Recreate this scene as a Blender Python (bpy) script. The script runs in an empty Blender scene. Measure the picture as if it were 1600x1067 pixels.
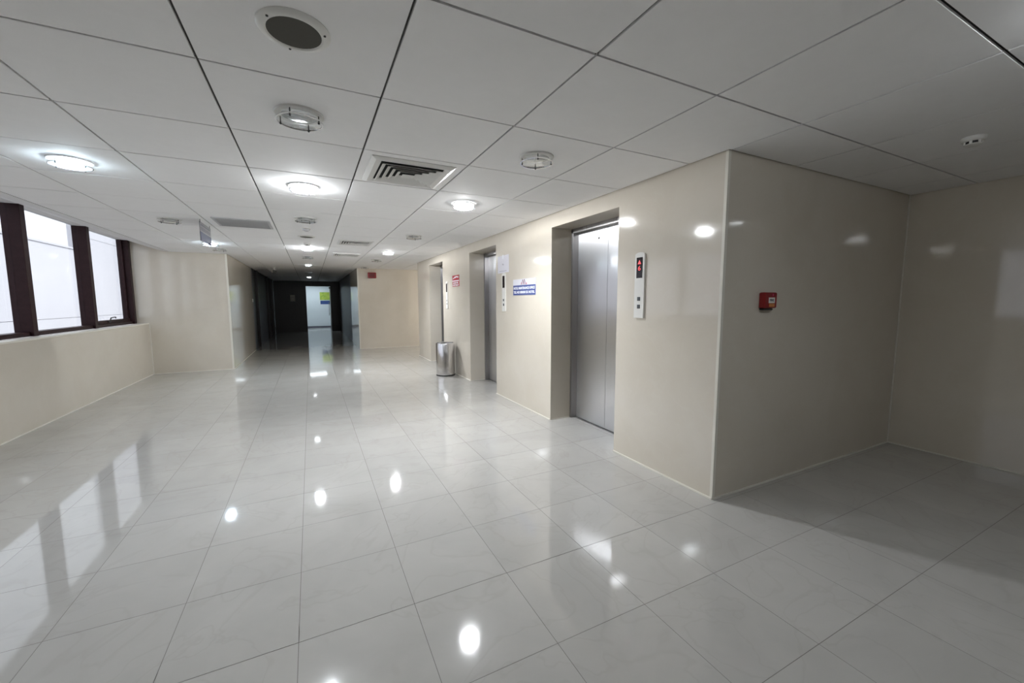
import bpy, math, random
from mathutils import Matrix, Vector

random.seed(7)
scene = bpy.context.scene
COL = scene.collection
H = 2.5                       # ceiling height
TX, TY = 0.7522, 0.7696       # ceiling grid

# ------------------------------------------------------------------ camera, sky, exposure
cam_data = bpy.data.cameras.new('camera')
cam = bpy.data.objects.new('camera', cam_data)
COL.objects.link(cam)
cam_data.sensor_fit = 'HORIZONTAL'
cam_data.sensor_width = 36.0
cam_data.lens = 628.14 / 1600 * 36.0
cam_data.clip_start = 0.05
cam_data.clip_end = 300
RIGHT = Vector((0.89485022, -0.44635970, -0.00246960))
UP = Vector((0.04652498, 0.08776667, 0.99505399))
FWD = Vector((0.44393526, 0.89053918, -0.09930491))
CAM = Vector((1.1355, -2.2161, 1.4738))
mw = Matrix.Identity(4)
for i in range(3):
    mw[i][0], mw[i][1], mw[i][2], mw[i][3] = RIGHT[i], UP[i], -FWD[i], CAM[i]
cam.matrix_world = mw
scene.camera = cam

SKY = 0.69
world = bpy.data.worlds.new('overcast_sky')
scene.world = world
world.use_nodes = True
bg = world.node_tree.nodes['Background']
bg.inputs[0].default_value = (0.93, 0.95, 1.0, 1)
bg.inputs[1].default_value = SKY

SUN = 1.58
sun_data = bpy.data.lights.new('sun', 'SUN')
sun = bpy.data.objects.new('sun', sun_data)
COL.objects.link(sun)
sun_data.energy = SUN
sun_data.angle = math.radians(0.6)
sun_data.color = (1.0, 0.97, 0.94)
sun.location = (30, 10, 40)
sun.rotation_euler = Vector((-1.0, 0.25, -0.95)).to_track_quat('-Z', 'Y').to_euler()   # over the roof onto the facade across the street

LAMP = 520.0                  # strength of the lobby downlights
scene.view_settings.view_transform = 'Standard'
scene.view_settings.look = 'None'
scene.view_settings.gamma = 1
scene.view_settings.use_curve_mapping = False
scene.view_settings.exposure = 1.43
try:
    scene.cycles.use_denoising = True
    scene.cycles.max_bounces = 10
    scene.cycles.diffuse_bounces = 5
    scene.cycles.glossy_bounces = 5
    scene.cycles.transparent_max_bounces = 12
    scene.cycles.sample_clamp_indirect = 6
    scene.cycles.caustics_reflective = False
    scene.cycles.caustics_refractive = False
except Exception:
    pass


# ------------------------------------------------------------------ helpers
class MB:
    """collects simple solids, builds ONE mesh object"""
    def __init__(self):
        self.v, self.f, self.s = [], [], []

    def add(self, vs, fs, smooth=False):
        o = len(self.v)
        self.v += [tuple(p) for p in vs]
        self.f += [tuple(i + o for i in f) for f in fs]
        self.s += [smooth] * len(fs)
        return self

    def box(self, x0, x1, y0, y1, z0, z1):
        vs = [(x0, y0, z0), (x1, y0, z0), (x1, y1, z0), (x0, y1, z0),
              (x0, y0, z1), (x1, y0, z1), (x1, y1, z1), (x0, y1, z1)]
        fs = [(0, 3, 2, 1), (4, 5, 6, 7), (0, 1, 5, 4), (1, 2, 6, 5), (2, 3, 7, 6), (3, 0, 4, 7)]
        return self.add(vs, fs)

    def bbox(self, x0, x1, y0, y1, z0, z1, b):
        """box with chamfered vertical and horizontal edges (three stacked outlines)"""
        def ring(i, z):
            return [(x0 + i + b, y0 + i, z), (x1 - i - b, y0 + i, z), (x1 - i, y0 + i + b, z), (x1 - i, y1 - i - b, z),
                    (x1 - i - b, y1 - i, z), (x0 + i + b, y1 - i, z), (x0 + i, y1 - i - b, z), (x0 + i, y0 + i + b, z)]
        vs = ring(b, z0) + ring(0, z0 + b) + ring(0, z1 - b) + ring(b, z1)
        fs = [tuple(range(7, -1, -1)), tuple(range(24, 32))]
        for k in range(3):
            for i in range(8):
                j = (i + 1) % 8
                fs.append((k * 8 + i, k * 8 + j, k * 8 + 8 + j, k * 8 + 8 + i))
        return self.add(vs, fs)

    def lathe(self, prof, n=32, c=(0, 0, 0), smooth=True, a0=0.0):
        vs, fs = [], []
        m = len(prof)
        for i in range(n):
            a = a0 + 2 * math.pi * i / n
            for r, z in prof:
                vs.append((c[0] + r * math.cos(a), c[1] + r * math.sin(a), c[2] + z))
        for i in range(n):
            j = (i + 1) % n
            for k in range(m - 1):
                r0, r1 = prof[k][0], prof[k + 1][0]
                if r0 < 1e-6 and r1 < 1e-6:
                    continue
                if r0 < 1e-6:
                    fs.append((i * m + k, j * m + k + 1, i * m + k + 1))
                elif r1 < 1e-6:
                    fs.append((i * m + k, j * m + k, i * m + k + 1))
                else:
                    fs.append((i * m + k, j * m + k, j * m + k + 1, i * m + k + 1))
        return self.add(vs, fs, smooth)

    def tube(self, p0, p1, r, n=10):
        p0, p1 = Vector(p0), Vector(p1)
        d = (p1 - p0).normalized()
        u = d.orthogonal().normalized()
        w = d.cross(u)
        vs = []
        for p in (p0, p1):
            for i in range(n):
                a = 2 * math.pi * i / n
                vs.append(p + r * (math.cos(a) * u + math.sin(a) * w))
        fs = [(i, (i + 1) % n, n + (i + 1) % n, n + i) for i in range(n)]
        self.add(vs, fs, True)
        return self.add(vs, [tuple(range(n - 1, -1, -1)), tuple(range(n, 2 * n))])

    def prism(self, pts, axis, a, b):
        """outline pts (2D) extruded along axis from a to b"""
        n = len(pts)
        def P(p, t):
            return (t, p[0], p[1]) if axis == 'x' else ((p[0], t, p[1]) if axis == 'y' else (p[0], p[1], t))
        vs = [P(p, a) for p in pts] + [P(p, b) for p in pts]
        fs = [tuple(range(n - 1, -1, -1)), tuple(range(n, 2 * n))]
        fs += [(i, (i + 1) % n, n + (i + 1) % n, n + i) for i in range(n)]
        return self.add(vs, fs)

    def mesh(self, name, mat, weld=True):
        me = bpy.data.meshes.new(name)
        me.from_pydata(self.v, [], self.f)
        me.polygons.foreach_set('use_smooth', self.s)
        me.materials.append(mat)
        me.validate()
        import bmesh
        bm = bmesh.new()
        bm.from_mesh(me)
        if weld:
            bmesh.ops.remove_doubles(bm, verts=bm.verts, dist=1e-6)
        bmesh.ops.recalc_face_normals(bm, faces=bm.faces)
        bm.to_mesh(me)
        bm.free()
        if any(self.s):
            me.set_sharp_from_angle(angle=math.radians(40))
        return me

    def build(self, name, mat, parent=None, loc=None, weld=True):
        return put(name, self.mesh(name, mat, weld), parent, loc)


def put(name, me, parent=None, loc=None):
    o = bpy.data.objects.new(name, me)
    COL.objects.link(o)
    if parent is not None:
        o.parent = parent
    if loc is not None:
        o.location = loc
    return o


def empty(name, loc, rz=0):
    o = bpy.data.objects.new(name, None)
    COL.objects.link(o)
    o.location = loc
    o.rotation_euler = (0, 0, rz)
    o.empty_display_size = 0.1
    return o


def tag(o, label, cat, group=None):
    o['label'] = label
    o['category'] = cat
    if group:
        o['group'] = group
    return o


def struct(o, label=None):
    o['kind'] = 'structure'
    if label:
        o['label'] = label
    return o


def copy_tree(o, parent=None):
    c = o.copy()
    COL.objects.link(c)
    c.parent = parent
    for ch in o.children:
        copy_tree(ch, c)
    return c


def text_mesh(name, txt, size, mat, depth=0.0006, bold=0.0, align='CENTER'):
    cu = bpy.data.curves.new(name, 'FONT')
    cu.body = txt
    cu.size = size
    cu.align_x = align
    cu.align_y = 'CENTER'
    cu.extrude = depth
    cu.offset = bold
    cu.resolution_u = 3
    tmp = bpy.data.objects.new(name, cu)
    COL.objects.link(tmp)
    dg = bpy.context.evaluated_depsgraph_get()
    me = bpy.data.meshes.new_from_object(tmp.evaluated_get(dg))
    bpy.data.objects.remove(tmp)
    bpy.data.curves.remove(cu)
    me.materials.clear()
    me.materials.append(mat)
    return me


def fit_text(name, txt, width, height, mat, parent, loc, rot, bold=0.0, depth=0.0008):
    me = text_mesh(name, txt, 0.1, mat, bold=bold)
    xs = [v.co.x for v in me.vertices]
    ys = [v.co.y for v in me.vertices]
    cx, cy = (min(xs) + max(xs)) / 2, (min(ys) + max(ys)) / 2
    sx, sy = width / (max(xs) - min(xs)), height / (max(ys) - min(ys))
    for v in me.vertices:
        v.co = ((v.co.x - cx) * sx, (v.co.y - cy) * sy, (1 if v.co.z > 0 else -1) * depth)
    o = put(name, me, parent, loc)
    o.rotation_euler = rot
    return o


# ------------------------------------------------------------------ materials
def mat(name, color, rough=0.5, metal=0.0, spec=0.5, emit=None, estr=0.0, coat=0.0):
    m = bpy.data.materials.new(name)
    m.use_nodes = True
    b = m.node_tree.nodes['Principled BSDF']
    b.inputs['Base Color'].default_value = (*color, 1)
    b.inputs['Roughness'].default_value = rough
    b.inputs['Metallic'].default_value = metal
    b.inputs['Specular IOR Level'].default_value = spec
    b.inputs['Coat Weight'].default_value = coat
    if emit:
        b.inputs['Emission Color'].default_value = (*emit, 1)
        b.inputs['Emission Strength'].default_value = estr
    return m


def mottled(name, c0, c1, scale, rough, spec=0.5, bump=0.0, bscale=20, coords='Object', detail=5, per_object=0.0, stretch=None,
            vein=None):
    m = mat(name, c0, rough, 0, spec)
    nt = m.node_tree
    N, L = nt.nodes, nt.links
    b = N['Principled BSDF']
    tc = N.new('ShaderNodeTexCoord')
    geo = N.new('ShaderNodeNewGeometry')
    src = geo.outputs['Position'] if coords == 'World' else tc.outputs['Object']
    if stretch:
        mp = N.new('ShaderNodeMapping')
        mp.inputs['Scale'].default_value = stretch
        L.new(src, mp.inputs['Vector'])
        src = mp.outputs['Vector']
    nz = N.new('ShaderNodeTexNoise')
    nz.inputs['Scale'].default_value = scale
    nz.inputs['Detail'].default_value = detail
    nz.inputs['Roughness'].default_value = 0.6
    nz.inputs['Distortion'].default_value = 0.6
    L.new(src, nz.inputs['Vector'])
    rp = N.new('ShaderNodeValToRGB')
    rp.color_ramp.elements[0].position = 0.3
    rp.color_ramp.elements[1].position = 0.7
    rp.color_ramp.elements[0].color = (*c0, 1)
    rp.color_ramp.elements[1].color = (*c1, 1)
    L.new(nz.outputs['Fac'], rp.inputs['Fac'])
    col = rp.outputs['Color']
    if vein:
        n2 = N.new('ShaderNodeTexNoise')
        n2.inputs['Scale'].default_value = vein[0]
        n2.inputs['Detail'].default_value = 3
        n2.inputs['Distortion'].default_value = 1.6
        L.new(src, n2.inputs['Vector'])
        r2 = N.new('ShaderNodeValToRGB')
        e = r2.color_ramp.elements
        e[0].position, e[1].position = 0.478, 0.522
        e[0].color = e[1].color = (0, 0, 0, 1)
        mid = e.new(0.5)
        mid.color = (1, 1, 1, 1)
        L.new(n2.outputs['Fac'], r2.inputs['Fac'])
        mu = N.new('ShaderNodeMath')
        mu.operation = 'MULTIPLY'
        mu.inputs[1].default_value = vein[2]
        L.new(r2.outputs['Color'], mu.inputs[0])
        mx = N.new('ShaderNodeMixRGB')
        L.new(mu.outputs[0], mx.inputs['Fac'])
        L.new(col, mx.inputs['Color1'])
        mx.inputs['Color2'].default_value = (*vein[1], 1)
        col = mx.outputs['Color']
    if per_object:
        oi = N.new('ShaderNodeObjectInfo')
        mr = N.new('ShaderNodeMapRange')
        mr.inputs['To Min'].default_value = 1 - per_object
        mr.inputs['To Max'].default_value = 1.0
        L.new(oi.outputs['Random'], mr.inputs['Value'])
        vm = N.new('ShaderNodeVectorMath')
        vm.operation = 'SCALE'
        L.new(col, vm.inputs[0])
        L.new(mr.outputs['Result'], vm.inputs['Scale'])
        col = vm.outputs['Vector']
    L.new(col, b.inputs['Base Color'])
    if bump:
        nb = N.new('ShaderNodeTexNoise')
        nb.inputs['Scale'].default_value = bscale
        nb.inputs['Detail'].default_value = 2
        L.new(src, nb.inputs['Vector'])
        bp = N.new('ShaderNodeBump')
        bp.inputs['Strength'].default_value = bump
        bp.inputs['Distance'].default_value = 0.01
        L.new(nb.outputs['Fac'], bp.inputs['Height'])
        L.new(bp.outputs['Normal'], b.inputs['Normal'])
    return m


def brushed(name, color, rough, aniso=0.9, streak=0.06):
    """steel brushed along z: reflections smear sideways"""
    m = mat(name, color, rough, 1.0)
    nt = m.node_tree
    N, L = nt.nodes, nt.links
    b = N['Principled BSDF']
    tg = N.new('ShaderNodeTangent')
    tg.direction_type = 'RADIAL'
    tg.axis = 'Z'
    L.new(tg.outputs[0], b.inputs['Tangent'])
    b.inputs['Anisotropic'].default_value = aniso
    tc = N.new('ShaderNodeTexCoord')
    mp = N.new('ShaderNodeMapping')
    mp.inputs['Scale'].default_value = (90, 90, 0.8)
    nz = N.new('ShaderNodeTexNoise')
    nz.inputs['Scale'].default_value = 1.0
    nz.inputs['Detail'].default_value = 3
    mr = N.new('ShaderNodeMapRange')
    mr.inputs['From Min'].default_value = 0.3
    mr.inputs['From Max'].default_value = 0.7
    mr.inputs['To Min'].default_value = rough - streak
    mr.inputs['To Max'].default_value = rough + streak
    L.new(tc.outputs['Object'], mp.inputs['Vector'])
    L.new(mp.outputs['Vector'], nz.inputs['Vector'])
    L.new(nz.outputs['Fac'], mr.inputs['Value'])
    L.new(mr.outputs['Result'], b.inputs['Roughness'])
    return m


def clear_glass(name, tint=(0.93, 0.95, 0.97), refl=0.08):
    m = bpy.data.materials.new(name)
    m.use_nodes = True
    nt = m.node_tree
    N, L = nt.nodes, nt.links
    N.remove(N['Principled BSDF'])
    out = N['Material Output']
    tr = N.new('ShaderNodeBsdfTransparent')
    tr.inputs[0].default_value = (*tint, 1)
    gl = N.new('ShaderNodeBsdfGlossy')
    gl.inputs['Roughness'].default_value = 0.01
    lw = N.new('ShaderNodeLayerWeight')      # Schlick reflectance, the same from both faces of the pane
    pw = N.new('ShaderNodeMath')
    pw.operation = 'POWER'
    pw.inputs[1].default_value = 5.0
    fr = N.new('ShaderNodeMath')
    fr.operation = 'MULTIPLY_ADD'
    fr.inputs[1].default_value = 0.9
    fr.inputs[2].default_value = 0.04
    L.new(lw.outputs['Facing'], pw.inputs[0])
    L.new(pw.outputs[0], fr.inputs[0])
    mx = N.new('ShaderNodeMixShader')
    L.new(fr.outputs[0], mx.inputs[0])
    L.new(tr.outputs[0], mx.inputs[1])
    L.new(gl.outputs[0], mx.inputs[2])
    L.new(mx.outputs[0], out.inputs['Surface'])
    return m


def frosted_glass(name, frost=0.12):
    m = clear_glass(name, (0.96, 0.97, 0.98))
    nt = m.node_tree
    N, L = nt.nodes, nt.links
    out = N['Material Output']
    old = out.inputs['Surface'].links[0].from_socket
    tl = N.new('ShaderNodeBsdfTranslucent')
    tl.inputs[0].default_value = (0.85, 0.93, 1.0, 1)
    df = N.new('ShaderNodeBsdfDiffuse')
    df.inputs[0].default_value = (0.8, 0.88, 0.95, 1)
    m1 = N.new('ShaderNodeMixShader')
    L.new(tl.outputs[0], m1.inputs[1])
    L.new(df.outputs[0], m1.inputs[2])
    mx = N.new('ShaderNodeMixShader')
    mx.inputs[0].default_value = frost
    L.new(old, mx.inputs[1])
    L.new(m1.outputs[0], mx.inputs[2])
    L.new(mx.outputs[0], out.inputs['Surface'])
    return m


M = {}
M['floor_tile'] = mottled('polished_floor_tile', (0.485, 0.472, 0.447), (0.535, 0.521, 0.496), 2.2, 0.055, 0.75, bump=0.012, bscale=6,
                          coords='World', per_object=0.05, vein=(1.7, (0.41, 0.38, 0.345), 0.22))
M['grout'] = mat('floor_joint', (0.23, 0.215, 0.20), 0.10, 0, 0.6)
M['ceil_tile'] = mottled('ceiling_tile', (0.885, 0.88, 0.885), (0.905, 0.90, 0.905), 9, 0.75, 0.25, coords='World', per_object=0.012)
M['ceil_gap'] = mat('ceiling_grid', (0.10, 0.095, 0.09), 0.8)
M['wall_tile'] = mottled('cream_wall_tile', (0.675, 0.618, 0.530), (0.715, 0.662, 0.580), 1.6, 0.075, 0.8, bump=0.006, bscale=5,
                         coords='World', vein=(2.3, (0.72, 0.68, 0.60), 0.25))
M['trim'] = mat('off_white_trim', (0.78, 0.75, 0.68), 0.35)
M['pelmet'] = mat('white_paint', (0.74, 0.73, 0.73), 0.6)
M['concealed'] = mat('bare_plaster', (0.4, 0.39, 0.38), 0.9)
M['frame'] = mottled('dark_brown_frame', (0.026, 0.011, 0.013), (0.038, 0.017, 0.019), 12, 0.40, 0.15)
M['glass'] = clear_glass('window_glass', (0.92, 0.94, 0.96))
M['lamp_glass'] = clear_glass('lamp_glass_disc', (0.95, 0.96, 0.96))
FROST = {'lit': 0.15, 'lit_cool': 0.30, 'lit_warm': 0.085}
for _s in ('lit', 'lit_cool', 'lit_warm', 'lit_soft', 'lit_recess_fill', 'lit_dim', 'lit_faint', 'lit_corner', 'lit_end'):
    M['frost_' + _s] = frosted_glass('lamp_disc_' + _s, FROST.get(_s, 0.06))
M['steel'] = brushed('brushed_steel', (0.80, 0.80, 0.82), 0.29, 0.95, 0.012)
M['steel_dark'] = brushed('dark_brushed_steel', (0.36, 0.35, 0.35), 0.30, 0.8, 0.03)
M['bin_steel'] = brushed('polished_bin_steel', (0.72, 0.71, 0.72), 0.20, 0.8, 0.03)
M['chrome'] = mat('chrome', (0.75, 0.75, 0.75), 0.08, 1.0)
M['pin'] = mat('dark_pin', (0.05, 0.05, 0.05), 0.35, 0.6)
M['black'] = mat('black_plastic', (0.012, 0.012, 0.013), 0.35)
M['rubber'] = mat('black_rubber', (0.02, 0.02, 0.02), 0.7)
M['white_metal'] = mat('white_metal', (0.72, 0.71, 0.69), 0.4)
M['white_plastic'] = mat('white_plastic', (0.76, 0.75, 0.72), 0.35)
M['grey_plate'] = mat('grey_return_plate', (0.50, 0.50, 0.51), 0.6)
M['speaker_mesh'] = mottled('speaker_mesh', (0.050, 0.046, 0.036), (0.060, 0.055, 0.044), 300, 0.7)
M['duct'] = mat('dark_duct', (0.012, 0.012, 0.012), 0.9)
M['panel_white'] = mat('call_panel_enamel', (0.80, 0.79, 0.76), 0.3)
M['display'] = mat('display_window', (0.018, 0.012, 0.014), 0.15)
M['red_led'] = mat('red_led', (0.6, 0.05, 0.05), 0.5, emit=(1.0, 0.10, 0.12), estr=0.35)
M['button'] = mat('grey_button', (0.10, 0.11, 0.12), 0.35, 0.3)
M['paper'] = mat('paper', (0.74, 0.73, 0.80), 0.7)
M['sign_white'] = mat('sign_white', (0.70, 0.70, 0.76), 0.5)
M['sign_blue'] = mat('sign_blue', (0.035, 0.065, 0.26), 0.4)
M['sign_ink'] = mat('sign_grey_ink', (0.10, 0.10, 0.13), 0.5)
M['sign_red'] = mat('sign_red', (0.42, 0.020, 0.035), 0.4)
M['logo_red'] = mat('logo_red', (0.55, 0.05, 0.16), 0.4)
M['logo_dark'] = mat('logo_maroon', (0.20, 0.05, 0.11), 0.4)
M['lettering'] = mat('white_lettering', (0.85, 0.86, 0.92), 0.5)
M['alarm_red'] = mat('alarm_red', (0.28, 0.012, 0.016), 0.3)
M['alarm_orange'] = mat('alarm_orange', (0.62, 0.22, 0.06), 0.4)
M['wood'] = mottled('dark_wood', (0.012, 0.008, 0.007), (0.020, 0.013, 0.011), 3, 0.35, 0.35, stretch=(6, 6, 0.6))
M['office_wall'] = mat('office_wall', (0.60, 0.66, 0.70), 0.6)
M['poster_green'] = mottled('poster_green', (0.18, 0.34, 0.04), (0.45, 0.55, 0.08), 6, 0.5)
M['poster_blue'] = mat('poster_blue', (0.03, 0.07, 0.22), 0.5)
M['facade'] = mottled('facade_panel', (0.50, 0.50, 0.53), (0.53, 0.53, 0.56), 0.3, 0.85, 0.2, coords='World')
M['facade_joint'] = mat('facade_joint', (0.30, 0.30, 0.33), 0.9)
M['street'] = mat('street', (0.34, 0.33, 0.32), 0.9)


def opal(name, strength, color=(0.93, 0.975, 1.0)):
    return mat(name, (0.85, 0.86, 0.88), 0.4, emit=color, estr=strength)


M['lit'] = opal('lit_opal_diffuser', LAMP * 0.48)
M['lit_cool'] = opal('lit_cool_opal_diffuser', LAMP * 0.15, (0.74, 0.90, 1.0))
M['lit_warm'] = opal('lit_near_wall_opal_diffuser', LAMP * 1.18, (0.97, 0.985, 1.0))
M['lit_soft'] = opal('soft_opal_diffuser', LAMP * 0.08)
M['lit_recess_fill'] = opal('recess_fill_diffuser', LAMP * 0.62, (1.0, 0.96, 0.90))
M['lit_dim'] = opal('dim_opal_diffuser', 9.0)
M['lit_faint'] = opal('faint_opal_diffuser', 5.0)
M['lit_corner'] = opal('corner_opal_diffuser', 75.0)
M['lit_end'] = opal('alcove_end_opal_diffuser', 2.5)
M['office_panel'] = opal('office_light_panel', 3.6, (0.85, 0.95, 1.0))
M['unlit'] = mat('unlit_reflector', (0.62, 0.62, 0.63), 0.22, 0.55)

# ------------------------------------------------------------------ plan
XE = 3.745        # elevator wall face
YA = -0.315       # alcove side wall face (pillar corner)
XR = 6.46         # alcove end wall
XL = -1.815       # sill wall face
XW = -2.0         # window frame inner face
XG = -2.11        # glass
YB = 8.37         # far-left block face
XC0, XC1 = -0.435, 2.46   # corridor walls
YF = 11.12        # far-right wall
YEND = 20.3       # corridor end
YEE = 8.69        # end of the elevator wall
YREAR = -8.5
XREC = 6.6
TOP = 3.0

# ------------------------------------------------------------------ floor
FX0, FY0, FS, FT = 0.519, 0.148, 0.502, 0.5085
floor_rects = [(XL, XE, YA, YB), (XL, XR, YREAR, YA), (XC0, XE, YB, YEE), (XC0, XREC, YEE, YF), (XC0, XC1, YF, YEND),
               (XE, XE + 0.385, 0.777, 1.95), (XE, XE + 0.385, 3.57, 4.745), (XE, XE + 0.385, 6.40, 7.525)]
fm = MB()
for r in floor_rects:
    fm.box(r[0] - 0.05, r[1] + 0.05, r[2] - 0.05, r[3] + 0.05, -0.12, -0.0004)
fm.box(-2.25, 7.2, YREAR - 0.2, YEND + 0.2, -0.30, -0.11)
floor = struct(fm.build('floor', M['grout']), 'polished cream tile floor')


def cell_boxes(i, j, ox, oy, sx, sy, rects, gap, wallgap):
    """the part of grid cell (i, j) inside the rects; the joint gap only on the cell's own borders"""
    cx0, cx1, cy0, cy1 = ox + i * sx, ox + (i + 1) * sx, oy + j * sy, oy + (j + 1) * sy
    out = []
    for (x0, x1, y0, y1) in rects:
        a, b, c, d = max(cx0, x0), min(cx1, x1), max(cy0, y0), min(cy1, y1)
        if b - a < 0.02 or d - c < 0.02:
            continue
        a += gap / 2 if a == cx0 else 0
        b -= gap / 2 if b == cx1 else 0
        c += gap / 2 if c == cy0 else 0
        d -= gap / 2 if d == cy1 else 0
        out.append((a, b, c, d))
    return out


def in_view(x, y, z):
    d = Vector((x, y, z)) - CAM
    w = d.dot(FWD)
    if w < 0.2:
        return None
    u, v = 800 + 628.14 * d.dot(RIGHT) / w, 533.5 - 628.14 * d.dot(UP) / w
    if -60 < u < 1660 and -60 < v < 1127:
        return w
    return None


cells = []
for i in range(-8, 16):
    for j in range(-20, 42):
        bx = cell_boxes(i, j, FX0, FY0, FS, FT, floor_rects, 0.0026, 0)
        if not bx:
            continue
        # reveal pieces belong to the same slab as the lobby tile in front of them
        cx, cy = FX0 + (i + 0.5) * FS, FY0 + (j + 0.5) * FT
        seen = [in_view(FX0 + (i + a) * FS, FY0 + (j + b) * FT, 0) for a in (0, 0.5, 1) for b in (0, 0.5, 1)]
        seen = [s for s in seen if s]
        cells.append((min(seen) if seen else 1e6 + (Vector((cx, cy, 0)) - CAM).length, i, j, bx))
cells.sort()
shared_tile = None
rest = MB()
for n, (w, i, j, bx) in enumerate(cells):
    if n < 298 and w < 1e5:
        cx, cy = FX0 + (i + 0.5) * FS, FY0 + (j + 0.5) * FT
        full = len(bx) == 1 and abs(bx[0][1] - bx[0][0] - FS) < 0.004 and abs(bx[0][3] - bx[0][2] - FT) < 0.004
        if full:
            if shared_tile is None:
                g = 0.0013
                shared_tile = MB().box(-FS / 2 + g, FS / 2 - g, -FT / 2 + g, FT / 2 - g, -0.01, 0).mesh('floor_tile', M['floor_tile'])
            put('floor_tile', shared_tile, floor, (cx, cy, 0))
        else:
            m = MB()
            for (a, b, c, d) in bx:
                m.box(a - cx, b - cx, c - cy, d - cy, -0.01, 0)
            m.build('floor_tile', M['floor_tile'], floor, (cx, cy, 0), weld=False)
    else:
        for (a, b, c, d) in bx:
            rest.box(a, b, c, d, -0.01, 0)
ro = rest.build('floor_tile_field', M['floor_tile'], floor, weld=False)
ro['kind'] = 'stuff'

# ------------------------------------------------------------------ ceiling
XCE = -1.40       # ceiling edge at the window side
ceil_rects = [(XCE, XE, YREAR, YB), (XE, XR, YREAR, YA), (XC0, XE, YB, YEE), (XC0, XREC, YEE, YF), (XC0, XC1, YF, YEND)]
cm = MB()
for r in ceil_rects:
    cm.box(r[0] - 0.02, r[1] + 0.02, r[2] - 0.02, r[3] + 0.02, H + 0.016, H + 0.04)
ceiling = struct(cm.build('ceiling', M['ceil_gap']), 'suspended ceiling of square white panels')
inner = [(r[0] + (0.010 if k in (0, 2, 3, 4) else 0), r[1] - (0.010 if k in (0, 1, 3, 4) else 0), r[2], r[3]) for k, r in enumerate(ceil_rects)]
inner = [(XCE + 0.016, XE, YREAR, YB - 0.008), (XE, XR - 0.012, YREAR, YA), (XC0 + 0.01, XE, YB - 0.008, YEE),
         (XC0 + 0.01, XREC, YEE, YF - 0.008), (XC0 + 0.01, XC1 - 0.01, YF - 0.008, YEND)]
# a thin shadow gap along the elevator wall and the alcove wall
inner[0] = (XCE + 0.016, XE - 0.012, YA - 0.012, YB - 0.008)
inner[1] = (XCE + 0.016, XR - 0.012, YREAR, YA - 0.012)
inner[2] = (XC0 + 0.01, XE - 0.012, YB - 0.008, YEE)
shared_panel = None
stuffc = MB()
ncell = 0
call = []
for i in range(-2, 9):
    for j in range(-12, 27):
        bx = cell_boxes(i, j, 0, 0, TX, TY, inner, 0.011, 0)
        if not bx:
            continue
        seen = [in_view((i + a) * TX, (j + b) * TY, H) for a in (0, 0.5, 1) for b in (0, 0.5, 1)]
        seen = [s for s in seen if s]
        call.append((min(seen) if seen else 1e6, i, j, bx))
call.sort()
for n, (w, i, j, bx) in enumerate(call):
    cx, cy = (i + 0.5) * TX, (j + 0.5) * TY
    if n < 298 and w < 1e5:
        full = len(bx) == 1 and abs(bx[0][1] - bx[0][0] - TX) < 0.012 and abs(bx[0][3] - bx[0][2] - TY) < 0.012
        if full:
            if shared_panel is None:
                g = 0.0055
                shared_panel = MB().bbox(-TX / 2 + g, TX / 2 - g, -TY / 2 + g, TY / 2 - g, 0, 0.012, 0.0015).mesh('ceiling_panel', M['ceil_tile'])
            o = put('ceiling_panel', shared_panel, ceiling, (cx, cy, H + random.uniform(-0.0008, 0.0008)))
        else:
            m = MB()
            for (a, b, c, d) in bx:
                m.box(a - cx, b - cx, c - cy, d - cy, 0, 0.012)
            m.build('ceiling_panel', M['ceil_tile'], ceiling, (cx, cy, H), weld=False)
    else:
        for (a, b, c, d) in bx:
            stuffc.box(a, b, c, d, H, H + 0.012)
so = stuffc.build('ceiling_panel_field', M['ceil_tile'], ceiling, weld=False)
so['kind'] = 'stuff'
# roof slab above everything keeps daylight out of the ceiling void
slab = MB()
slab.box(-2.3, 7.2, YREAR - 0.3, 24.2, TOP, TOP + 0.15)
struct(slab.build('roof_slab', M['concealed']))

# sloping white pelmet from the ceiling edge up to the window head
pm = MB()
pm.prism([(XCE, H), (XCE, H + 0.03), (XW - 0.0, 2.74), (XW - 0.16, 2.74), (XW - 0.16, 2.675), (XW, 2.675), (-1.54, 2.512), (XCE - 0.004, H)],
         'y', YREAR, YB)
pelmet = struct(pm.build('trim_1', M['pelmet']), 'white sloping pelmet above the windows')

# ------------------------------------------------------------------ walls
# window sill wall with its ledge
wl = MB()
wl.box(-2.25, XL, YREAR, YB, -0.12, 1.040)
wall_left = struct(wl.build('wall_left', M['wall_tile']), 'low cream tiled wall under the windows')
led = MB()
led.box(-2.0, XL - 0.004, 0.19, YB, 1.040, 1.050)
led.box(XL - 0.012, XL + 0.004, YREAR, YB, 1.034, 1.054)
struct(led.build('trim_2', M['trim']), 'off-white edge strip along the window ledge')
# solid wall between the window bands and above the head
wu = MB()
wu.box(-2.25, XW, -6.55, 0.19, 1.04, TOP)
wu.box(-2.25, XW, YREAR, -7.35, 1.04, TOP)
wu.box(-2.25, XW - 0.10, YREAR, YB, 2.74, TOP)
struct(wu.build('wall_left_upper', M['wall_tile']))

# block at the far left, its long side is the corridor's left wall
wb = MB()
wb.box(XG + 0.02, XC0, YB, 12.35, -0.12, TOP)
struct(wb.build('wall_far_left', M['wall_tile']), 'cream tiled wall block at the corridor mouth, beside the windows')
wd = MB()
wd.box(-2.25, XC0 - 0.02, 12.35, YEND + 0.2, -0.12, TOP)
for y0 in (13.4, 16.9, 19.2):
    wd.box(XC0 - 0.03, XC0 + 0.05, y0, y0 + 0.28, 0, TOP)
struct(wd.build('wall_corridor_left', M['wood']), 'dark timber lined corridor wall')

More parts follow.
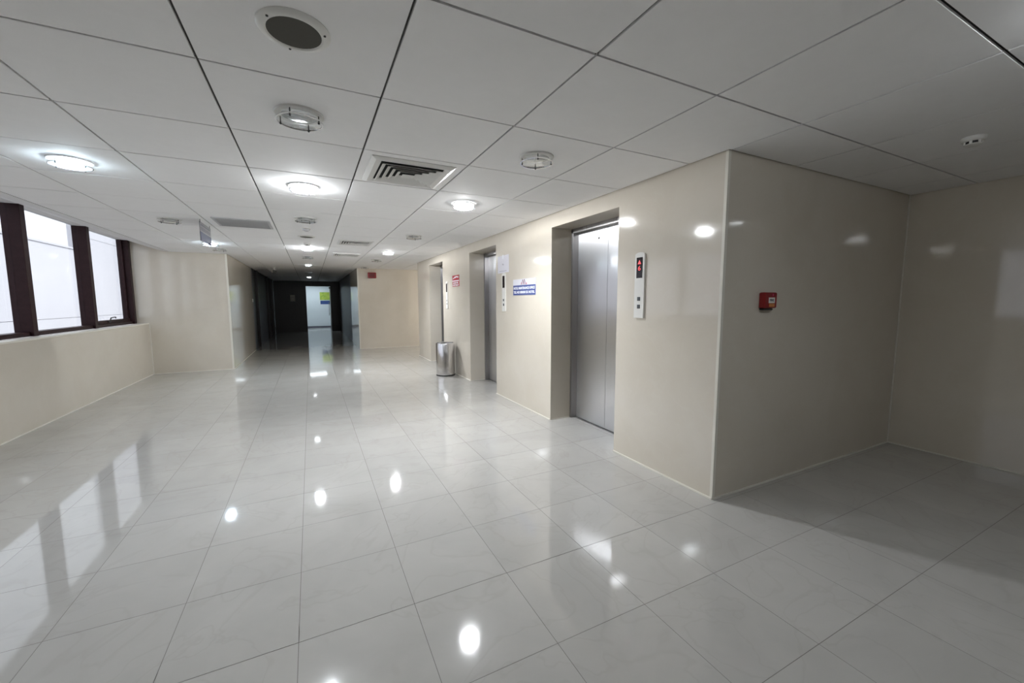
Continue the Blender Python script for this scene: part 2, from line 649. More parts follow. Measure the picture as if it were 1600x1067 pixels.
# elevator wall with three openings
openings = [(0.777, 1.950), (3.570, 4.745), (6.400, 7.525)]
OH = 2.345
we = MB()
ys = [YA] + [v for o in openings for v in o] + [YEE]
for k in range(0, len(ys), 2):
    we.box(XE, XE + 0.34, ys[k], ys[k + 1], -0.12, TOP)
for (a, b) in openings:
    we.box(XE, XE + 0.34, a, b, OH, TOP)
wall_e = struct(we.build('wall_right', M['wall_tile']), 'cream tiled wall with three elevator openings')
# lift shafts behind the wall
ws = MB()
ws.box(XE + 0.70, XE + 0.8, YA + 0.1, YEE, -0.12, TOP)
ws.box(XE + 0.34, XE + 0.8, YEE - 0.1, YEE, -0.12, TOP)
struct(ws.build('wall_shaft', M['concealed']))
wr = MB()
wr.box(XE + 0.34, XREC + 0.2, YEE - 0.12, YEE, -0.12, TOP)
struct(wr.build('wall_recess_side', M['wall_tile']))

# alcove to the right
wa = MB()
wa.box(XE + 0.34, XR + 0.2, YA, YA + 0.2, -0.12, TOP)
struct(wa.build('wall_alcove_side', M['wall_tile']), 'shaded olive cream tiled wall round the corner from the elevators')
wz = MB()
wz.box(XR, XR + 0.2, YREAR, YA, -0.12, TOP)
struct(wz.build('wall_alcove_end', M['wall_tile']), 'dark shaded tiled wall at the right end')
wq = MB()
wq.box(-2.25, XR + 0.2, YREAR - 0.2, YREAR, -0.12, TOP)
struct(wq.build('wall_rear', M['wall_tile']))

# far right wall, corridor right wall, recess end
wf = MB()
wf.box(XC1, XREC + 0.2, YF, YF + 0.2, -0.12, TOP)
wf.box(XC1, XC1 + 0.2, YF + 0.2, 13.6, -0.12, TOP)
struct(wf.build('wall_far_right', M['wall_tile']), 'beige tiled wall facing the lobby beside the corridor')
wg = MB()
wg.box(XC1 + 0.02, XC1 + 0.2, 13.6, YEND + 0.2, -0.12, TOP)
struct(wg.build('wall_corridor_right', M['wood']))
wh = MB()
wh.box(XREC, XREC + 0.2, YEE, YF, -0.12, TOP)
struct(wh.build('wall_recess_end', M['wall_tile']))

# corridor end: dark timber wall with an open doorway into a bright room
DX0, DX1, DH = 0.955, 2.065, 2.25
wx = MB()
wx.box(XC0, DX0, YEND, YEND + 0.12, 0, TOP)
wx.box(DX1, XC1 + 0.02, YEND, YEND + 0.12, 0, TOP)
wx.box(DX0, DX1, YEND, YEND + 0.12, DH, TOP)
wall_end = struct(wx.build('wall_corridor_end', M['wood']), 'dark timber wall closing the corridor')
# bright office beyond
YO = 23.25
of = MB()
of.box(-1.5, 4.0, YEND, YO + 0.1, -0.12, 0.0)
struct(of.build('floor_office', mat('office_floor', (0.42, 0.44, 0.44), 0.15)))
ow = MB()
ow.box(-1.5, 4.0, YO, YO + 0.1, 0, TOP)
ow.box(-1.6, -1.5, YEND + 0.12, YO, 0, TOP)
ow.box(4.0, 4.1, YEND + 0.12, YO, 0, TOP)
struct(ow.build('wall_office', M['office_wall']), 'pale blue white office wall seen through the doorway')
oc = MB()
oc.box(-1.5, 4.0, YEND + 0.12, YO, 2.55, 2.6)
struct(oc.build('ceiling_office', M['ceil_tile']))
ob = MB()
ob.box(-1.5, 4.0, YO - 0.015, YO, 0, 0.10)
struct(ob.build('baseboard_office', M['sign_ink']))

# ------------------------------------------------------------------ trims: white edge strips
tn = [2]


def trim(boxes, label=None):
    tn[0] += 1
    m = MB()
    for b in boxes:
        m.box(*b)
    return struct(m.build('trim_%d' % tn[0], M['trim']), label)


trim([(XE - 0.004, XE + 0.022, YA - 0.004, YA + 0.018, 0, H)], 'off-white corner strip of the elevator wall')
trim([(XR - 0.010, XR, YA - 0.010, YA, 0, H)], 'thin joint strip in the alcove corner')
trim([(XC0 - 0.03, XC0 + 0.004, YB - 0.004, YB + 0.02, 0, H)], 'off-white corner strip at the corridor mouth')
trim([(XC1 - 0.004, XC1 + 0.030, YF - 0.004, YF + 0.02, 0, H)], 'off-white corner strip beside the far wall')
trim([(XL - 0.0, XL + 0.012, YB - 0.012, YB, 0, 1.04)], 'thin joint strip where the sill wall ends')


def base(side, boxes, label=None):
    m = MB()
    for b in boxes:
        m.box(*b)
    return struct(m.build('baseboard_' + side, M['trim']), label)


base('left', [(XL, XL + 0.010, YREAR, YB, 0, 0.012)], 'thin white joint along the foot of the sill wall')
base('far_left', [(XL, XC0, YB - 0.010, YB, 0, 0.012), (XC0, XC0 + 0.010, YB, 12.35, 0, 0.012)])
bb = []
for k in range(0, len(ys), 2):
    bb.append((XE - 0.010, XE, ys[k], ys[k + 1], 0, 0.012))
for (a, b) in openings:
    bb.append((XE, XE + 0.28, b - 0.008, b, 0, 0.010))
    bb.append((XE, XE + 0.28, a, a + 0.008, 0, 0.010))
base('right', bb, 'thin white joint along the foot of the elevator wall')
base('alcove', [(XE, XR, YA - 0.010, YA, 0, 0.012), (XR - 0.010, XR, YREAR, YA, 0, 0.012)], 'thin pale joint round the foot of the alcove')
base('far_right', [(XC1, XREC, YF - 0.010, YF, 0, 0.012)])

# ------------------------------------------------------------------ windows
edges = [8.365, 6.735, 5.095, 3.465, 1.830, 0.190]
ZS, ZT = 1.050, 2.76
MW = 0.105


def window(n, y0, y1, sash=False, first=False, last=False):
    w = struct(empty('window_%d' % n, (XG, (y0 + y1) / 2, ZS)))
    oy, oz = (y0 + y1) / 2, ZS
    def part(name, x0, x1, a, b, c, d, m='frame', bev=True):
        mb = MB()
        f = mb.bbox if bev else mb.box
        args = (x0 - XG, x1 - XG, a - oy, b - oy, c - oz, d - oz)
        f(*args, 0.004) if bev else f(*args)
        return mb.build(name, M[m], w)
    # mullion at the far end of the bay (and one closing the first bay)
    part('mullion', XG - 0.06, XW, y1 - MW, y1, ZS, ZT)
    if first:
        part('mullion', XG - 0.06, XW, y0 - 0.0, y0 + MW, ZS, ZT)
    a = y0 + (MW if first else 0)
    b = y1 - MW
    part('bottom_rail', XG - 0.05, XW - 0.03, a, b, ZS, ZS + 0.055)
    part('top_rail', XG - 0.05, XG + 0.03, a, b, ZT - 0.08, ZT)
    if sash:
        part('sash_rail', XG - 0.03, XG + 0.045, a, b, ZS + 0.055, ZS + 0.11)
        part('sash_stile', XG - 0.03, XG + 0.03, b - 0.045, b, ZS + 0.11, ZT - 0.08)
        hm = MB()
        hy = b - 0.95 - oy
        hm.bbox(0.045, 0.062, hy - 0.05, hy + 0.05, 0.070, 0.095, 0.003)
        hm.tube((0.058, hy, 0.085), (0.075, hy + 0.01, 0.150), 0.009)
        hm.tube((0.075, hy + 0.01, 0.150), (0.085, hy + 0.16, 0.160), 0.009)
        hm.tube((0.085, hy + 0.16, 0.160), (0.085, hy + 0.175, 0.140), 0.009)
        h = hm.build('handle', M['black'], w)
        h['label'] = 'black window handle'
    part('pane', XG - 0.004, XG + 0.004, a, b, ZS + 0.05, ZT - 0.07, 'glass', False)
    return w


wins = []
for n in range(5):
    wins.append(window(n + 1, edges[n + 1], edges[n], sash=(n == 0), first=(n == 4)))
wins[0]['label'] = 'brown framed window with a handle, next to the far wall block'
wins.append(window(6, -7.35, -6.55, first=True))

# ------------------------------------------------------------------ elevator doors
for n, (a, b) in enumerate(openings):
    c = (a + b) / 2
    d = struct(empty('door_%d' % (n + 1), (XE + 0.36, c, 0)))
    d['label'] = ['stainless elevator door nearest the corner', 'stainless elevator door in the middle of the wall',
                  'stainless elevator door farthest along the wall'][n]
    X0 = XE + 0.36
    hw = (b - a) / 2
    # steel jambs and header behind the tiled reveal
    for s in (-1, 1):
        m = MB()
        y0, y1 = (hw - 0.035, hw + 0.05) if s > 0 else (-hw - 0.05, -hw + 0.035)
        m.bbox(-0.075, 0.10, y0, y1, 0, OH + 0.05, 0.003)
        m.build('jamb', M['steel_dark'], d)
    m = MB()
    m.bbox(-0.075, 0.10, -hw - 0.05, hw + 0.05, OH - 0.055, OH + 0.05, 0.003)
    m.build('header', M['steel_dark'], d)
    for s in (-1, 1):
        m = MB()
        y0, y1 = (0.0015, hw + 0.03) if s > 0 else (-hw - 0.03, -0.0015)
        m.bbox(0.006, 0.045, y0, y1, 0.008, OH, 0.0015)
        p = m.build('door_panel', M['steel'], d)
        if s > 0:
            k = MB()
            k.lathe([(0, 0.004), (0.012, 0.003), (0.014, 0)], 16)
            e = k.build('key_hole', M['black'], p)
            e.location = (0.006, 0.16, 2.19)
            e.rotation_euler = (0, -math.pi / 2, 0)
    m = MB()
    m.box(-0.02, 0.10, -hw + 0.03, hw - 0.03, -0.011, 0.0035)
    m.build('sill_track', M['steel_dark'], d)

# ------------------------------------------------------------------ call panels beside the doors
def call_panel(y, label, lit=True):
    p = empty('elevator_call_panel', (XE, y, 1.325))
    tag(p, label, 'call panel', 'elevator call panels')
    W, HT, T = 0.113, 0.572, 0.016
    pts = [(-W / 2, 0), (W / 2, 0)]
    for k in range(9):
        t = math.pi * k / 8
        pts.append((W / 2 * math.cos(t), HT - 0.022 + 0.022 * math.sin(t)))
    m = MB()
    m.prism([(a, b) for a, b in pts], 'x', -T, 0)
    m.build('plate', M['panel_white'], p)
    m = MB()
    m.bbox(-T - 0.002, -T + 0.004, -0.036, 0.036, 0.350, 0.528, 0.001)
    disp = m.build('display', M['display'], p)
    if lit:
        m = MB()
        m.prism([(-0.020, 0.470), (0.020, 0.470), (0.0, 0.505)], 'x', -T - 0.0035, -T - 0.0018)
        m.build('arrow', M['red_led'], disp)
        fit_text('numeral', '6', 0.030, 0.040, M['red_led'], disp, (-T - 0.0028, 0, 0.435), (math.pi / 2, 0, -math.pi / 2))
    for z in (0.100, 0.168):
        m = MB()
        m.bbox(-T - 0.005, -T + 0.003, -0.018, 0.018, z - 0.017, z + 0.017, 0.004)
        m.build('button', M['button'], p)
    return p


call_panel(0.478, 'white call panel with red lit numeral beside the nearest elevator')
call_panel(3.265, 'white call panel under the taped paper beside the middle elevator', lit=False)
call_panel(6.085, 'slim call panel beside the farthest elevator, left of the red sign', lit=False)

# ------------------------------------------------------------------ signs and paper on the elevator wall
ROT = (math.pi / 2, 0, -math.pi / 2)
s = empty('maintenance_sign', (XE, 2.642, 1.557))
tag(s, 'white and blue plastic notice with lettering between two elevators', 'sign')
m = MB(); m.bbox(-0.006, 0, -0.325, 0.325, 0, 0.222, 0.0015)
m.build('plate', M['sign_white'], s)
m = MB(); m.box(-0.0072, -0.0055, -0.320, 0.320, 0.004, 0.138)
bl = m.build('blue_band', M['sign_blue'], s)
fit_text('lettering', 'HOTEL MAINTENANCE OFFICE', 0.60, 0.036, M['lettering'], bl, (-0.0078, 0, 0.098), ROT, bold=0.004)
fit_text('lettering', 'TEL NO 800000 EX HOTEL', 0.60, 0.036, M['lettering'], bl, (-0.0078, 0, 0.042), ROT, bold=0.004)
m = MB()
for (c, w, h) in ((-0.028, 0.034, 0.068), (0.020, 0.034, 0.070)):      # two tall peaks
    m.prism([(-c - w / 2 - 0.016, 0.146), (-c - w / 2 - 0.004, 0.146), (-c + 0.006, 0.146 + h), (-c - 0.002, 0.146 + h)], 'x', -0.0075, -0.0058)
    m.prism([(-c + w / 2 + 0.004, 0.146), (-c + w / 2 + 0.016, 0.146), (-c + 0.010, 0.146 + h), (-c + 0.001, 0.146 + h)], 'x', -0.0075, -0.0058)
m.build('logo', M['logo_dark'], s)
m = MB()
for pts in ([(0.075, 0.146), (0.088, 0.146), (0.072, 0.182), (0.066, 0.182)], [(-0.088, 0.146), (-0.062, 0.146), (-0.072, 0.178)],
            [(-0.012, 0.146), (0.014, 0.146), (0.001, 0.176)]):
    MB().prism(pts, 'x', -0.0075, -0.0058).build('logo_accent', M['logo_red'], s)

s = empty('fire_notice', (XE, 5.515, 1.772))
tag(s, 'small red fire notice with white lettering on the elevator wall', 'sign')
m = MB(); m.bbox(-0.006, 0, -0.205, 0.205, 0, 0.222, 0.0015)
m.build('plate', M['sign_red'], s)
m = MB()
m.prism([(-0.165, 0.190), (-0.165, 0.165), (-0.05, 0.180), (0.01, 0.165), (0.06, 0.168), (0.165, 0.145), (0.165, 0.165), (0.06, 0.190), (0.0, 0.198), (-0.06, 0.200)], 'x', -0.0075, -0.0055)
m.build('emblem', M['lettering'], s)
m = MB(); m.box(-0.0072, -0.0055, -0.20, 0.20, 0.102, 0.120)
m.build('stripe', M['lettering'], s)
fit_text('lettering', 'IN CASE OF FIRE', 0.32, 0.034, M['lettering'], s, (-0.0078, 0, 0.070), ROT, bold=0.004)
fit_text('lettering', 'DO NOT USE LIFT', 0.38, 0.034, M['lettering'], s, (-0.0078, 0, 0.026), ROT, bold=0.004)

s = empty('paper_notice', (XE, 3.305, 1.902))
tag(s, 'white paper sheet taped above the middle call panel', 'paper')
m = MB(); m.prism([(-0.195, 0.0), (0.19, -0.004), (0.195, 0.250), (-0.19, 0.256)], 'x', -0.0035, -0.0005)
m.build('sheet', M['paper'], s)
m = MB(); m.box(-0.0045, -0.0033, -0.02, 0.03, 0.205, 0.262)
m.build('tape', M['lettering'], s)
m = MB()
for a, b, c, d in ((-0.01, 0.03, 0.125, 0.131), (-0.03, 0.02, 0.112, 0.117), (-0.12, 0.13, 0.022, 0.026)):
    m.box(-0.0040, -0.0033, a, b, c, d)
m.build('print', M['sign_ink'], s)

# hanging sign near the window side
s = empty('hanging_sign', (-0.045, 4.35, 2.495))
tag(s, 'blue and white plate hanging from the ceiling near the windows', 'sign')
m = MB(); m.bbox(-0.004, 0.004, -0.30, 0.30, -0.262, -0.024, 0.0015)
m.build('plate', mat('sign_white_shaded', (0.24, 0.235, 0.25), 0.6), s)  # white plate toned down to grey, its backlit shade is in the colour
m = MB(); m.box(-0.0052, 0.0052, -0.297, 0.297, -0.259, -0.148)
m.build('blue_band', mat('sign_blue_shaded', (0.022, 0.030, 0.10), 0.55), s)  # sign blue darkened too, the shade is in the colour
m = MB()
for k in range(9):                        # rows of marks in the white half, too small to read
    y0 = -0.26 + k * 0.058
    m.box(-0.0050, 0.0050, y0, y0 + 0.036, -0.130, -0.088)
m.box(-0.0050, 0.0050, -0.26, 0.26, -0.070, -0.052)
m.build('print', M['sign_ink'], s)
for y in (-0.27, 0.27):
    m = MB(); m.tube((0, y, -0.03), (0, y, 0.008), 0.003, 6)
    m.build('hanger', M['pin'], s)

# ------------------------------------------------------------------ fire alarm devices
s = empty('fire_call_point', (4.242, YA, 1.418))
tag(s, 'red break-glass fire call point on the shaded alcove wall', 'fire alarm')
m = MB(); m.bbox(-0.074, 0.074, -0.048, 0, 0, 0.118, 0.006)
body = m.build('body', M['alarm_red'], s)
m = MB(); m.bbox(-0.030, 0.045, -0.0495, -0.047, 0.038, 0.080, 0.0005)
lab = m.build('label_plate', M['white_plastic'], s)
fit_text('lettering', 'FIRE', 0.050, 0.018, M['sign_ink'], lab, (0.0075, -0.0500, 0.060), (math.pi / 2, 0, 0), bold=0.002)
m = MB(); m.bbox(-0.022, 0.045, -0.0495, -0.047, 0.010, 0.034, 0.0005)
m.build('break_strip', M['alarm_orange'], s)
m = MB(); m.lathe([(0, 0.003), (0.007, 0.002), (0.009, 0)], 14)
e = m.build('indicator', M['logo_red'], s); e.location = (0.020, -0.048, 0.100); e.rotation_euler = (math.pi / 2, 0, 0)
m = MB(); m.bbox(-0.068, 0.05, -0.036, -0.002, -0.016, 0.0, 0.004)
m.build('back_box', M['black'], s)

s = empty('alarm_sounder', (2.888, YF, 2.205))
tag(s, 'small dark red alarm box high on the far wall', 'fire alarm')
m = MB(); m.bbox(-0.125, 0.125, -0.07, 0, 0, 0.175, 0.010)
m.build('body', M['alarm_red'], s)
m = MB()
for k in range(4):
    m.box(-0.08, 0.08, -0.0715, -0.069, 0.04 + k * 0.028, 0.052 + k * 0.028)
m.build('grille', M['black'], s)

# ------------------------------------------------------------------ waste bin
s = empty('waste_bin', (3.515, 5.56, 0))
tag(s, 'brushed stainless cylindrical waste bin against the elevator wall', 'bin')
R0, HB = 0.185, 0.655
m = MB(); m.lathe([(R0, 0.022), (R0, HB - 0.012), (R0 - 0.006, HB), (R0 - 0.020, HB), (R0 - 0.022, HB - 0.03), (R0 - 0.028, 0.05), (0, 0.05)], 48)
m.build('body', M['bin_steel'], s)
m = MB(); m.lathe([(0, 0), (R0 + 0.003, 0), (R0 + 0.003, 0.022), (R0 - 0.01, 0.024), (0, 0.024)], 48)
m.build('base_ring', M['rubber'], s)
m = MB(); m.lathe([(R0 - 0.022, HB - 0.03), (R0 - 0.03, HB - 0.018), (0.09, HB - 0.01), (0.085, HB - 0.04), (0, HB - 0.05)], 40)
m.build('ash_tray', M['steel_dark'], s)

# ------------------------------------------------------------------ ceiling fittings
def fit(i):  # column index to x
    return i * TX


def downlight_meshes(state):
    hs = MB().lathe([(0.066, -0.008), (0.098, -0.011), (0.120, -0.009), (0.124, -0.004), (0.124, 0.0)], 32).mesh('housing', M['white_metal'])
    mt = M[state]
    if state == 'unlit':
        df = MB().lathe([(0, -0.027), (0.02, -0.026), (0.045, -0.020), (0.065, -0.012), (0.092, -0.010)], 28).mesh('reflector', mt)
    else:
        low = 0.010 if state == 'lit_warm' else -0.005
        df = MB().lathe([(0, -0.029 + low), (0.052, -0.028 + low), (0.066, -0.024 + low), (0.070, -0.006)], 20).mesh('diffuser', mt)
    gd = MB().lathe([(0, -0.043), (0.112, -0.043), (0.117, -0.040), (0.112, -0.037), (0, -0.037)], 40).mesh('glass_disc', M['lamp_glass'] if state == 'unlit' else M['frost_' + state])
    rim = MB().lathe([(0.1125, -0.0435), (0.118, -0.0435), (0.118, -0.0365), (0.1125, -0.0365), (0.1125, -0.0435)], 40).mesh('rim', M['chrome'])
    pin = MB().lathe([(0, -0.054), (0.005, -0.052), (0.006, -0.045), (0.003, -0.043), (0.003, -0.008)], 10).mesh('pin', M['pin'])
    return hs, df, gd, rim, pin


protos = {}


def downlight(x, y, state, label, z=H):
    if state not in protos:
        protos[state] = downlight_meshes(state)
    hs, df, gd, rim, pin = protos[state]
    d = empty('ceiling_downlight', (x, y, z))
    tag(d, label, 'ceiling light', 'round glass-disc ceiling lights')
    put('housing', hs, d)
    put('reflector' if state == 'unlit' else 'diffuser', df, d)
    g = put('glass_disc', gd, d)
    put('rim', rim, g)
    for k in range(4):
        a = math.pi / 4 + k * math.pi / 2 + 0.35
        put('pin', pin, d, (0.104 * math.cos(a), 0.104 * math.sin(a), 0))
    return d


cx = lambda c: c * TX
cy = lambda r: r * TY
lights = [
    (cx(-0.5), cy(2.5), 'lit_cool', 'lit round ceiling light nearest the windows, at upper left'),
    (cx(1.5), cy(2.5), 'lit', 'lit round ceiling light left of the large square air vent'),
    (cx(3.5), cy(2.5), 'lit_warm', 'lit round ceiling light just beyond the large square air vent, towards the elevators'),
    (cx(-0.5), cy(8.5), 'lit_cool', 'lit round ceiling light behind the hanging sign'),
    (cx(1.5), cy(8.5), 'lit', 'lit round ceiling light in line with the corridor, beyond the far speaker'),
    (cx(3.5), cy(8.5), 'lit_warm', 'lit round ceiling light before the farthest elevator'),
    (cx(1.5), cy(13.5), 'lit_dim', 'lit ceiling light at the mouth of the dark corridor'),
    (cx(1.5), cy(21.5), 'lit_faint', 'lit ceiling light deep in the dark corridor'),
    (cx(1.5), cy(0.5), 'unlit', 'large unlit round ceiling light below the near speaker'),
    (cx(3.5), cy(0.5), 'unlit', 'unlit round ceiling light near the elevator wall, right of the large vent'),
    (cx(-0.5), cy(5.5), 'unlit', 'unlit ceiling light left of the hanging sign'),
    (cx(1.5), cy(4.5), 'unlit', 'unlit ceiling light in line with the corridor, before the far speaker'),
    (cx(3.5), cy(5.5), 'unlit', 'unlit ceiling light before the middle elevator, right of the small vent'),
    (cx(-0.5), cy(9.5), 'unlit', 'unlit ceiling light by the far wall block'),
    (cx(1.5), cy(10.6), 'unlit', 'unlit ceiling light between two lit ones before the corridor'),
    (cx(3.5), cy(10.7), 'unlit', 'unlit ceiling light nearer the lobby of the pair by the red alarm box'),
    (cx(3.5), cy(13.8), 'unlit', 'unlit ceiling light closest to the far wall with the red alarm box'),
    (cx(1.5), cy(17.5), 'unlit', 'unlit ceiling light inside the dark corridor'),
    (cx(0.5), -1.95, 'lit_soft', 'lit ceiling light overhead, mirrored as a faint streak in the alcove end wall'),
    (3.60, -1.95, 'lit_corner', 'lit ceiling light over the alcove entrance, mirrored in the shaded alcove side wall'),
    (cx(7.5), cy(13.0), 'lit_recess_fill', 'unseen ceiling light added in the recess behind the elevator wall'),  # out of sight, added to brighten the far wall from the right
    (6.20, -1.95, 'lit_end', 'lit ceiling light at the alcove end, mirrored beside the corner strip'),
]
for L_ in lights:
    downlight(*L_)


def speaker(x, y, label):
    s = empty('ceiling_speaker', (x, y, H))
    tag(s, label, 'speaker', 'round ceiling speakers')
    MB().lathe([(0.094, -0.012), (0.100, -0.016), (0.118, -0.013), (0.127, -0.004), (0.127, 0)], 40).build('ring', M['white_plastic'], s)
    MB().lathe([(0, -0.012), (0.095, -0.012), (0.095, -0.004), (0, -0.004)], 40).build('grille', M['speaker_mesh'], s)
    for k in range(3):
        a = math.radians(100 + 120 * k)
        o = MB().lathe([(0, -0.018), (0.0045, -0.017), (0.005, -0.012)], 10).build('screw', M['pin'], s)
        o.location = (0.110 * math.cos(a), 0.110 * math.sin(a), 0)


speaker(cx(1.5), cy(-0.5), 'round ceiling speaker with dark grille at top left, nearest the camera')
speaker(cx(1.5), cy(6.5), 'far round ceiling speaker in line with the corridor')


def smoke(x, y, label, r=0.058):
    s = empty('smoke_detector', (x, y, H))
    tag(s, label, 'smoke detector', 'ceiling smoke detectors')
    MB().lathe([(0, 0), (r, 0), (r, -0.010), (r * 0.92, -0.022), (r * 0.80, -0.026), (0, -0.026)], 28).build('base', M['white_plastic'], s)
    MB().lathe([(r * 0.62, -0.026), (r * 0.62, -0.042)], 20).build('chamber', M['black'], s)
    for k in range(6):
        a = k * math.pi / 3
        o = MB().box(-0.004, 0.004, -0.006, 0.006, -0.044, -0.024).build('rib', M['white_plastic'], s)
        o.location = (r * 0.66 * math.cos(a), r * 0.66 * math.sin(a), 0)
        o.rotation_euler = (0, 0, a)
    MB().lathe([(0, -0.054), (r * 0.45, -0.053), (r * 0.72, -0.046), (r * 0.72, -0.042), (0, -0.042)], 28).build('cap', M['white_plastic'], s)


smoke(4.945, -1.14, 'white smoke detector on the ceiling above the alcove')
smoke(cx(1.5), cy(7.6), 'small smoke detector in front of the lit light, in line with the corridor')
s = empty('motion_sensor', (cx(1.5), cy(5.5), H))
tag(s, 'small white dome between the unlit light and far speaker', 'sensor')
MB().lathe([(0, 0), (0.062, 0), (0.062, -0.008), (0.05, -0.012)], 24).build('base', M['white_plastic'], s)
MB().lathe([(0.05, -0.010), (0.045, -0.026), (0.025, -0.038), (0, -0.042)], 24).build('dome', M['unlit'], s)


def square_vent(x, y, label, size, n=4, name='air_vent', open_=True):
    s = empty(name, (x, y, H))
    tag(s, label, 'air vent', 'square ceiling air vents')
    h = size / 2
    def ring(mb, a0, z0, a1, z1, t=0.004):
        vs = []
        for (a, z) in ((a0, z0), (a1, z1), (a1, z1 + t), (a0, z0 + t)):
            vs += [(-a, -a, z), (a, -a, z), (a, a, z), (-a, a, z)]
        fs = []
        for k in range(4):
            k2 = (k + 1) % 4
            for i in range(4):
                j = (i + 1) % 4
                fs.append((k * 4 + i, k * 4 + j, k2 * 4 + j, k2 * 4 + i))
        mb.add(vs, fs)
    m = MB(); ring(m, h, -0.004, h * 0.90, -0.020); ring(m, h * 0.90, -0.020, h * 0.76, -0.010)
    m.build('frame', M['white_metal'], s)
    m = MB(); m.box(-h * 0.80, h * 0.80, -h * 0.80, h * 0.80, -0.0035, -0.001)
    m.build('duct', M['duct'], s)
    a = h * 0.735
    step = h * 0.145
    for k in range(n):
        m = MB(); ring(m, a, -0.027, a - step * 0.74, -0.008, 0.0025)
        m.build('louver', M['white_metal'], s)
        a -= step
    m = MB(); m.add([(-a, -a, -0.027), (a, -a, -0.027), (a, a, -0.027), (-a, a, -0.027), (0, 0, -0.012)],
                    [(0, 1, 4), (1, 2, 4), (2, 3, 4), (3, 0, 4)])
    m.build('core', M['white_metal'], s)


square_vent(cx(2.5), cy(1.5), 'large white square ceiling vent with nested louvres', 0.62)
square_vent(cx(2.5), cy(7.0), 'smaller looking square ceiling vent halfway to the corridor', 0.56)
square_vent(cx(2.5), cy(9.6), 'farthest square ceiling vent, close to the corridor', 0.56)
s = empty('return_air_plate', (cx(0.5) + 0.03, cy(5.42), H))
tag(s, 'flat grey ceiling plate right of the hanging sign', 'air vent')
MB().bbox(-0.31, 0.31, -0.30, 0.30, -0.010, 0, 0.002).build('plate', M['grey_plate'], s)
m = MB()
for k in range(14):
    m.box(-0.28, 0.28, -0.27 + k * 0.040, -0.262 + k * 0.040, -0.0125, -0.009)
m.build('slots', mat('slot_grey', (0.36, 0.36, 0.37), 0.7), s)

s = empty('security_camera', (cx(0.27), 11.75, H))
tag(s, 'small black and white ceiling camera over the corridor mouth', 'camera')
MB().lathe([(0, 0), (0.055, 0), (0.055, -0.02), (0.02, -0.03), (0.02, -0.06), (0, -0.06)], 20).build('mount', M['white_plastic'], s)
m = MB(); m.bbox(-0.055, 0.055, -0.10, 0.10, -0.155, -0.065, 0.012)
b_ = m.build('housing', M['white_plastic'], s); b_.rotation_euler = (0.25, 0, 0.3)
m = MB(); m.bbox(-0.052, 0.052, -0.115, -0.095, -0.150, -0.072, 0.006)
l_ = m.build('lens_face', M['black'], s); l_.rotation_euler = (0.25, 0, 0.3)

# ------------------------------------------------------------------ corridor end things
s = empty('wall_notice', (0.362, YEND, 1.50))
tag(s, 'pale notice sheet on the dark timber wall at the corridor end', 'paper')
MB().bbox(-0.105, 0.105, -0.012, 0, 0, 0.315, 0.002).build('sheet', mat('aged_paper', (0.45, 0.42, 0.36), 0.6), s)
MB().box(-0.07, 0.07, -0.0135, -0.0115, 0.20, 0.215).build('print', M['sign_ink'], s)

s = empty('light_switch', (XC0, 12.28, 1.47))
tag(s, 'small white switch plate on the left corridor wall', 'switch')
MB().bbox(0, 0.012, -0.05, 0.05, 0, 0.10, 0.003).build('plate', M['white_plastic'], s)
MB().bbox(0.010, 0.017, -0.02, 0.02, 0.03, 0.07, 0.002).build('rocker', M['white_metal'], s)

d = struct(empty('door_4', (DX1, YEND + 0.12, 0)), 'open dark timber door leaf in the bright doorway')
m = MB(); m.bbox(-0.005, 0.045, 0.0, 1.05, 0.01, DH - 0.01, 0.003)
leaf = m.build('leaf', M['wood'], d)
m = MB(); m.tube((-0.055, 0.95, 0.75), (-0.055, 0.95, 1.45), 0.014); m.tube((-0.055, 0.95, 0.85), (0, 0.95, 0.85), 0.010); m.tube((-0.055, 0.95, 1.35), (0, 0.95, 1.35), 0.010)
m.build('handle', M['chrome'], leaf)
m = MB(); m.bbox(-0.06, -0.005, 0.04, 0.30, DH - 0.10, DH - 0.03, 0.004)
m.build('closer', M['black'], leaf)
df_ = MB()
df_.box(DX0 - 0.05, DX0, YEND - 0.02, YEND + 0.13, 0, DH + 0.05)
df_.box(DX1, DX1 + 0.05, YEND - 0.02, YEND + 0.13, 0, DH + 0.05)
df_.box(DX0, DX1, YEND - 0.02, YEND + 0.13, DH, DH + 0.05)
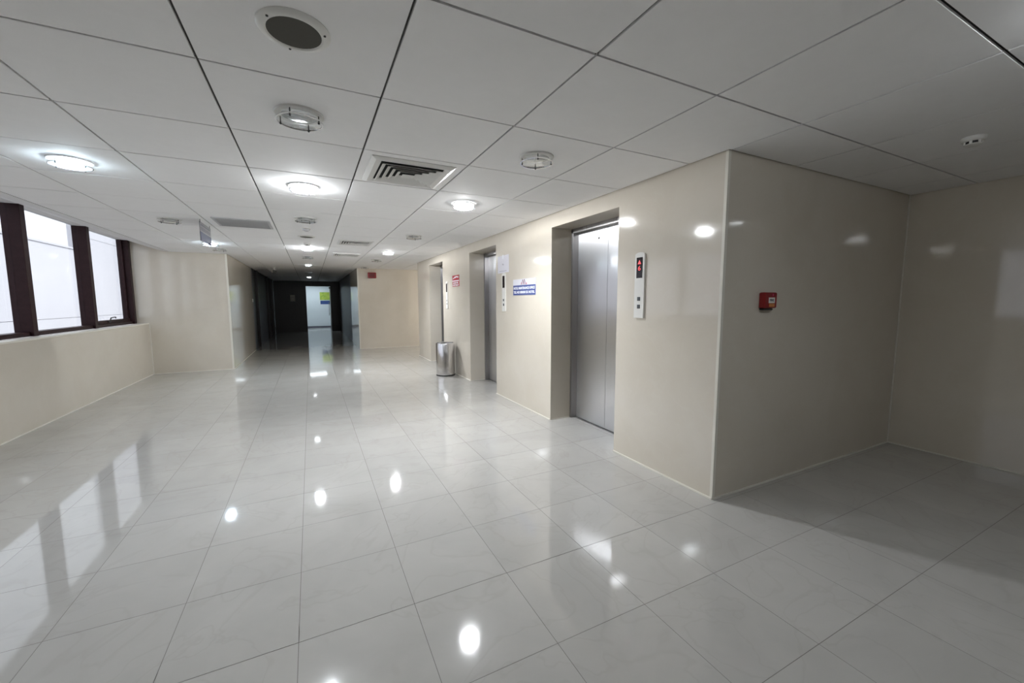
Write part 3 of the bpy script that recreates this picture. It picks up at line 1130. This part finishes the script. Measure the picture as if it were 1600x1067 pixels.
struct(df_.build('trim_20', M['wood']), 'dark frame of the bright doorway')

s = empty('office_poster', (1.90, YO, 1.34))
tag(s, 'yellow-green and blue poster on the bright office wall', 'poster')
MB().box(-0.28, 0.28, -0.012, -0.002, 0.24, 0.68).build('picture', M['poster_green'], s)
MB().box(-0.26, 0.28, -0.012, -0.002, 0, 0.20).build('caption_band', M['poster_blue'], s)

s = empty('office_light_panel', (1.2, 21.9, 2.55))
tag(s, 'square light panel in the ceiling of the bright office', 'ceiling light')
MB().bbox(-0.62, 0.62, -0.62, 0.62, -0.02, 0, 0.004).build('frame', M['white_metal'], s)
MB().box(-0.58, 0.58, -0.58, 0.58, -0.024, -0.019).build('diffuser', M['office_panel'], s)

# ------------------------------------------------------------------ outside
g = MB(); g.box(-70, -2.6, -60, 100, -4.3, -4.0)
struct(g.build('ground', M['street']))
XB = -12.0


def building(name, label, y0, y1, zt, rows, step, depth=8.0):
    b = empty(name, (XB, (y0 + y1) / 2, -4.0))
    tag(b, label, 'building')
    oy = (y0 + y1) / 2
    MB().box(-depth, -0.05, y0 - oy, y1 - oy, 0, zt + 4.0 - 0.02).build('core', M['facade_joint' if depth > 2 else 'facade'], b)
    n = max(1, round((y1 - y0) / step))
    w = (y1 - y0) / n
    for k in range(n):
        for a, c in zip(rows[:-1], rows[1:]):
            me = MB().box(-0.05, 0.0, -w / 2 + 0.006, w / 2 - 0.006, a + 0.012 + 4.0, c - 0.012 + 4.0).mesh('facade_panel', M['facade'])
            put('facade_panel', me, b, (0, y0 + (k + 0.5) * w - oy, 0))
    MB().box(-depth, 0.06, y0 - oy, y1 - oy, zt + 4.0 - 0.02, zt + 4.0 + 0.10).build('coping', M['facade'], b)
    return b


building('office_building', 'low white panelled building outside with sky above its roof', -24, 33.6, 4.80, [-4, 0.55, 4.78], 14.2)
building('office_tower', 'taller white panelled building outside the window beside the wall block', 33.7, 62, 14.0, [-4, 0.55, 5.75, 10, 13.98], 14.15, depth=0.5)

print('objects', len(bpy.data.objects))
